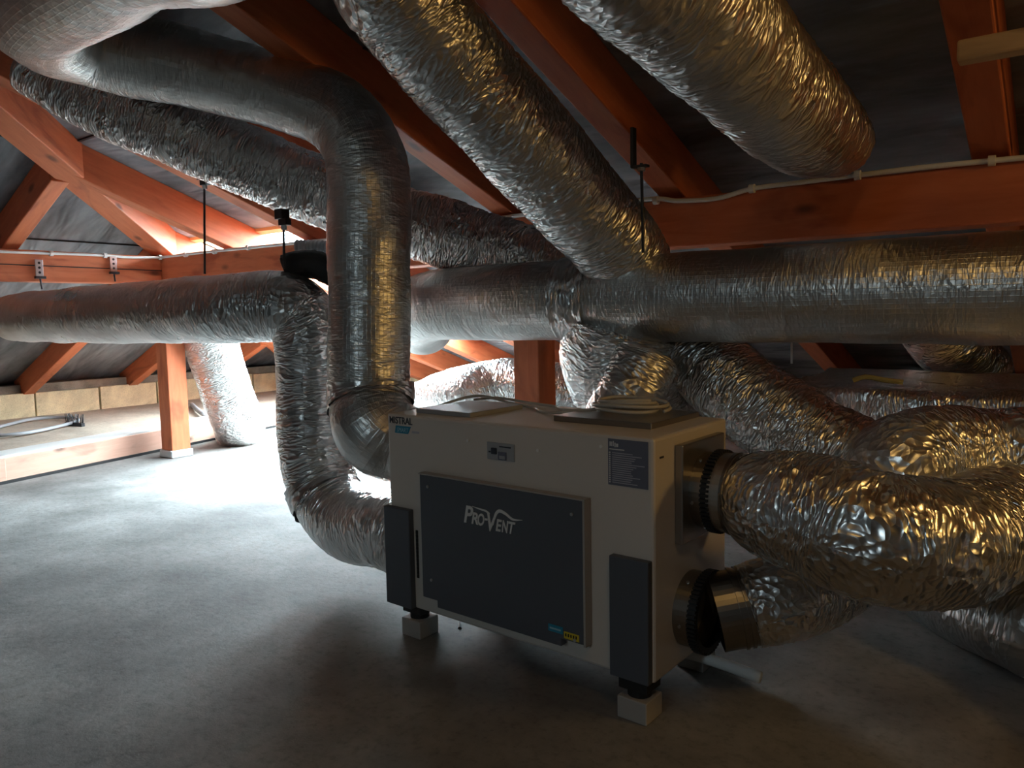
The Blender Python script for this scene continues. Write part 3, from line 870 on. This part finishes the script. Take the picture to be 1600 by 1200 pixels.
duct('small foil duct in the dark gap under the big horizontal duct at right',
     [(-0.561, 3.718, 1.025), (-0.498, 3.994, 0.835), (-0.403, 4.423, 0.675)], .15, 'flex', 'foil_rough', 96, .0085)

# metal pipe pieces on the right spigots
def pipe_piece(label, path, r):
    me, c, s, T_ = tube_mesh(path, r, 'smooth', 64, .01, False)
    return top('metal_pipe', me, M['galv'], label, 'pipe', smooth=True)
def metal_pipe(label, a, b, r, beads, m='galv'):
    root = thing('metal_collar', label, 'pipe collar', a)
    link('tube', ring(a, b, r - .003, r), M[m], root, False, True)
    va, vb = Vector(a), Vector(b); d = (vb - va)
    for t in beads:
        p = va + d * t
        link('bead', ring(p - d.normalized() * .004, p + d.normalized() * .004, r - .001, r + .004), M['galv'], root, False, True)
    return root
metal_pipe('galvanised collar joining the large crumpled duct to the upper right spigot', (-0.716, 1.848, 0.541), (-0.654, 1.844, 0.541), .100, (.60, .82), 'galv_bright')
metal_pipe('dark galvanised pipe joining the lower right spigot to its foil duct', (-0.721, 1.812, 0.236), (-0.636, 1.863, 0.258), .098, (.55, .72))

# wrapped plenum at the right, behind
def slab(label):
    bm = bmesh.new()
    p0 = Vector((-0.845, 2.829, 0.700)); p1 = Vector((0.023, 2.914, 0.700))
    x0, x1 = -.95, 1.3
    bmesh.ops.create_grid(bm, x_segments=1, y_segments=1, size=1)
    bm.free()
    nx, ny = 150, 60
    verts, faces = [], []
    prof = []
    for j in range(ny + 1):
        t = j / ny
        if t < .35: prof.append((2.86 - .0, .38 + t / .35 * .30))
        elif t < .45: 
            a = (t - .35) / .10 * math.pi / 2
            prof.append((2.86 + .03 * (1 - math.cos(a)) , .68 + .03 * math.sin(a)))
        else: prof.append((2.89 + (t - .45) / .55 * .95, .71))
    xs = np.linspace(x0, x1, nx)
    V = np.array([(x, y, z) for (y, z) in prof for x in xs])
    nz_ = perlin(V * np.array([4, 6, 6]) + 3.1) * .02 + (0.5 - 2 * np.abs(perlin(V * np.array([7, 22, 22]) + 9.7))) * .008
    V[:, 2] += nz_; V[:, 1] -= nz_ * .5
    F = [(j * nx + i, j * nx + i + 1, (j + 1) * nx + i + 1, (j + 1) * nx + i) for j in range(ny) for i in range(nx - 1)]
    nV = len(V)
    # left end and back closed
    V = np.vstack([V, [(x0, 3.84, .38), (x1, 3.84, .38)]])
    F.append(tuple([j * nx for j in range(ny + 1)] + [nV])[::-1])
    me = bpy.data.meshes.new('slab'); me.from_pydata([tuple(v) for v in V], [], F)
    ul = me.uv_layers.new(name='UVMap')
    for l in me.loops:
        co = V[l.vertex_index]; ul.data[l.index].uv = (co[0], co[1] + co[2])
    return top('wrapped_plenum', me, M['foil'], label, 'plenum box', smooth=True)
slab('long flat foil wrapped plenum box under the horizontal duct at right')
flap = []
top('tape_strip', wire_mesh([(-.66, 2.95, .738), (-.62, 2.96, .752), (-.56, 2.97, .742), (-.50, 2.98, .735)], .009, 8, .02), M['tape_yellow'], 'yellow tape end on top of the wrapped plenum box', 'tape')

# ------------------------------------------------------------------ cables and hangers
def clip(p, parent, d=(1, 0, 0)):
    p = Vector(p); d = Vector(d).normalized()
    return link('cable_clip', ring(p - d * .010, p + d * .010, .009, .017, 16), M['white'], parent, False, True)
yc = 2.915
cw = thing('conduit', 'white cable clipped along the top of the long purlin', 'cable', (PX0, yc, 1.40))
cpts = [(PX0 + .09, yc, 1.448), (-4.701, 2.915, 1.449), (-4.137, 2.915, 1.445), (-3.643, 2.915, 1.442), (-2.911, 2.915, 1.443), (-2.156, 2.915, 1.455), (-1.494, 2.915, 1.463), (-1.323, 2.915, 1.441), (-1.162, 2.915, 1.434), (-1.024, 2.915, 1.456), (-0.825, 2.915, 1.459), (-0.651, 2.915, 1.461), (-0.452, 2.915, 1.462), (-0.252, 2.915, 1.458), (-0.101, 2.915, 1.454)]
link('sheath', wire_mesh(cpts, .0095, 10, .02), M['white'], cw, True, True)
for q in ((-4.934, 2.915, 1.447), (-4.590, 2.915, 1.446), (-4.217, 2.915, 1.447), (-1.421, 2.915, 1.453), (-1.024, 2.915, 1.456), (-0.651, 2.915, 1.461), (-0.252, 2.915, 1.458)):
    clip(q, cw)
xc = PX0 + .085
cw2 = thing('conduit', 'white cable clipped along the cracked left purlin', 'cable', (xc, 2.9, 1.40))
link('sheath', wire_mesh([(-5.265, 2.944, 1.450), (-5.265, 2.687, 1.438), (-5.265, 2.533, 1.443), (-5.265, 2.199, 1.439), (-5.265, 1.911, 1.435), (-5.265, 1.650, 1.440)], .0085, 10, .02), M['white'], cw2, True, True)
for q in ((-5.265, 2.915, 1.449), (-5.265, 2.533, 1.443), (-5.265, 2.199, 1.439)): clip(q, cw2, (0, 1, 0))

def hanger(label, topp, botp, bracket='clamp', r=.005):
    root = thing('rod_hanger', label, 'hanger', botp)
    t = Vector(topp); b = Vector(botp)
    link('threaded_rod', cyl(b, t, r, n=8), M['white'] if bracket == 'none' else M['darkmetal'], root, False, True)
    if bracket == 'clamp':
        k = t
        link('beam_clamp', box(k.x - .030, k.x + .014, k.y - .020, k.y + .020, k.z + .006, k.z + .045, .003), M['darkmetal'], root, False, True)
        link('nut', box(k.x - .016, k.x + .030, k.y - .014, k.y + .014, k.z - .018, k.z + .006, .002), M['darkmetal'], root, False, True)
        link('nut', cyl((k.x, k.y, k.z - .035), (k.x, k.y, k.z - .018), .011, n=6), M['steel'], root, False, True)
    elif bracket == 'angle':
        k = t
        link('angle_bracket', box(k.x - .032, k.x - .022, k.y - .012, k.y + .012, k.z - .012, k.z + .11, .001), M['darkmetal'], root, False, True)
        link('angle_bracket', box(k.x - .030, k.x + .022, k.y - .012, k.y + .012, k.z - .014, k.z - .006, .001), M['darkmetal'], root, False, True)
        link('nut', cyl((k.x, k.y, k.z - .024), (k.x, k.y, k.z - .014), .013, n=6), M['steel'], root, False, True)
    elif bracket == 'strap':
        k = t
        link('perforated_strap', box(k.x - .004, k.x + .004, k.y - .022, k.y + .022, k.z, k.z + .105, .001), M['steel'], root, False, True)
        for h in (.025, .055, .085):
            link('strap_hole', cyl((k.x + .0035, k.y, k.z + h), (k.x + .0052, k.y, k.z + h), .008, n=12), M['black'], root, False, True)
        link('nut', box(k.x - .006, k.x + .020, k.y - .030, k.y + .030, k.z - .014, k.z + .002, .001), M['darkmetal'], root, False, True)
    return root
hanger('long thin black threaded rod hanger above the left horizontal duct', (-3.111, 1.945, 1.606), (-3.093, 1.912, 1.201))
hanger('shorter rod hanger at the right end of the left horizontal duct', (-2.488, 1.882, 1.375), (-2.479, 1.868, 1.191))
hanger('black angle bracket and rod hanging over the tape collar at centre', (-1.107, 2.170, 1.455), (-1.124, 2.214, 1.186), 'angle')
hanger('perforated strap hanger on the left purlin nearest the left edge', (-5.260, 2.120, 1.291), (-5.260, 2.129, 1.212), 'strap', .006)
hanger('perforated strap hanger on the left purlin nearest the corner post', (-5.260, 2.582, 1.334), (-5.260, 2.587, 1.270), 'strap', .006)
hanger('pale rod dropping from the horizontal duct right of the sloping duct', (-0.791, 2.654, 0.887), (-0.788, 2.648, 0.815), 'none', .004)

# grey corrugated pipe end and black sleeve above the left duct bend
cor = thing('corrugated_pipe', 'short grey corrugated pipe end lying between the two vertical ducts', 'pipe', (-2.573, 2.056, 1.255))
bm = bmesh.new()
pa, pb = Vector((-2.654, 2.063, 1.300)), Vector((-2.486, 2.187, 1.288))
dd = (pb - pa) / 14
for k in range(14):
    cyl_bm(bm, pa + dd * k, pa + dd * (k + .5), .026, .030, 20, True)
    cyl_bm(bm, pa + dd * (k + .5), pa + dd * (k + 1), .030, .026, 20, True)
link('ribbed_wall', bm_mesh(bm), M['greyplastic'], cor, False, True)
tm = tube_mesh([(-2.557, 1.936, 1.197), (-2.511, 1.973, 1.217), (-2.449, 2.018, 1.207), (-2.386, 2.060, 1.168)], .055, 'crumpled', 48, .012)[0]
top('plastic_bag', tm, M['black'], 'crumpled black plastic resting on the bend of the left duct', 'bag', smooth=True)

# ------------------------------------------------------------------ small things on the floor and far strip
hose = [(-7.131, 2.395, 0.140), (-7.337, 2.609, 0.140), (-7.558, 2.894, 0.140), (-7.429, 3.110, 0.140), (-7.030, 3.057, 0.150), (-6.869, 2.871, 0.140), (-6.664, 2.545, 0.140), (-6.683, 2.349, 0.140), (-6.848, 2.254, 0.140)]
top('hose_loop', wire_mesh(hose, .014, 10, .04), M['greyplastic'], 'thin grey hose looped on the raised floor at the left edge', 'hose', smooth=True)
br = thing('brush_strip', 'dark comb-like brush strip lying by the grey hose loop', 'brush', (-7.022, 3.030, 0.120))
c0 = Vector((-7.016, 2.954, 0.130)); c1 = Vector((-6.793, 2.992, 0.130))
link('back', beam_mesh(c0, c1, .03, .03, bev=0), M['darkmetal'], br, False, True)
bm = bmesh.new()
for k in range(22):
    p = c0.lerp(c1, k / 21); cyl_bm(bm, p, p + Vector((random.uniform(-.02, .02), random.uniform(-.02, .02), .09)), .004, .002, 5)
tag(link('bristles', bm_mesh(bm), M['darkmetal'], br, False, True), None, None, None, 'stuff')
top('hose', wire_mesh([(-7.298, 4.288, 0.140), (-6.751, 4.016, 0.150), (-6.393, 3.875, 0.140), (-6.431, 4.024, 0.060), (-6.262, 3.994, 0.040)], .022, 10, .04), M['greyplastic'], 'grey hose arching to the floor between the left post and the bright duct', 'hose', smooth=True)
for k, (a, b) in enumerate((((403, 658), (424, 654)), ((408, 665), (436, 661)), ((414, 674), (436, 671)))):
    top('lath', beam_mesh(PZ(*a, .01) if False else [(-5.5, 4.6, .01), (-5.35, 4.42, .01), (-5.2, 4.2, .01)][k], [(-5.2, 4.95, .01), (-4.95, 4.80, .01), (-4.85, 4.55, .01)][k], .022, .012, bev=0), M['wood_pale'],
        ['thin lath on the bright floor beyond the standing duct, farthest of three', 'thin lath on the bright floor beyond the standing duct, middle one', 'thin lath on the bright floor beyond the standing duct, nearest of three'][k], 'lath', 'laths on the bright floor')
top('pebble', cyl((-1.565, 1.792, 0.000), (-1.592, 1.824, 0.004), .006, .002, 6), M['black'], 'tiny black crumb on the floor below the front panel', 'debris')
bm = bmesh.new()
q0 = Vector((-0.293, 2.606, 0.000))
for k in range(5):
    a = q0 + Vector((random.uniform(-.03, .03), random.uniform(-.03, .03), .0))
    vs = [bm.verts.new(a + Vector((random.uniform(-.03, .03), random.uniform(-.02, .02), random.uniform(.002, .035)))) for _ in range(4)]
    bm.faces.new(vs[:3]); bm.faces.new((vs[0], vs[2], vs[3]))
top('foil_scrap', bm_mesh(bm), M['foil'], 'small crumpled foil scrap on the dark floor at lower right', 'scrap')
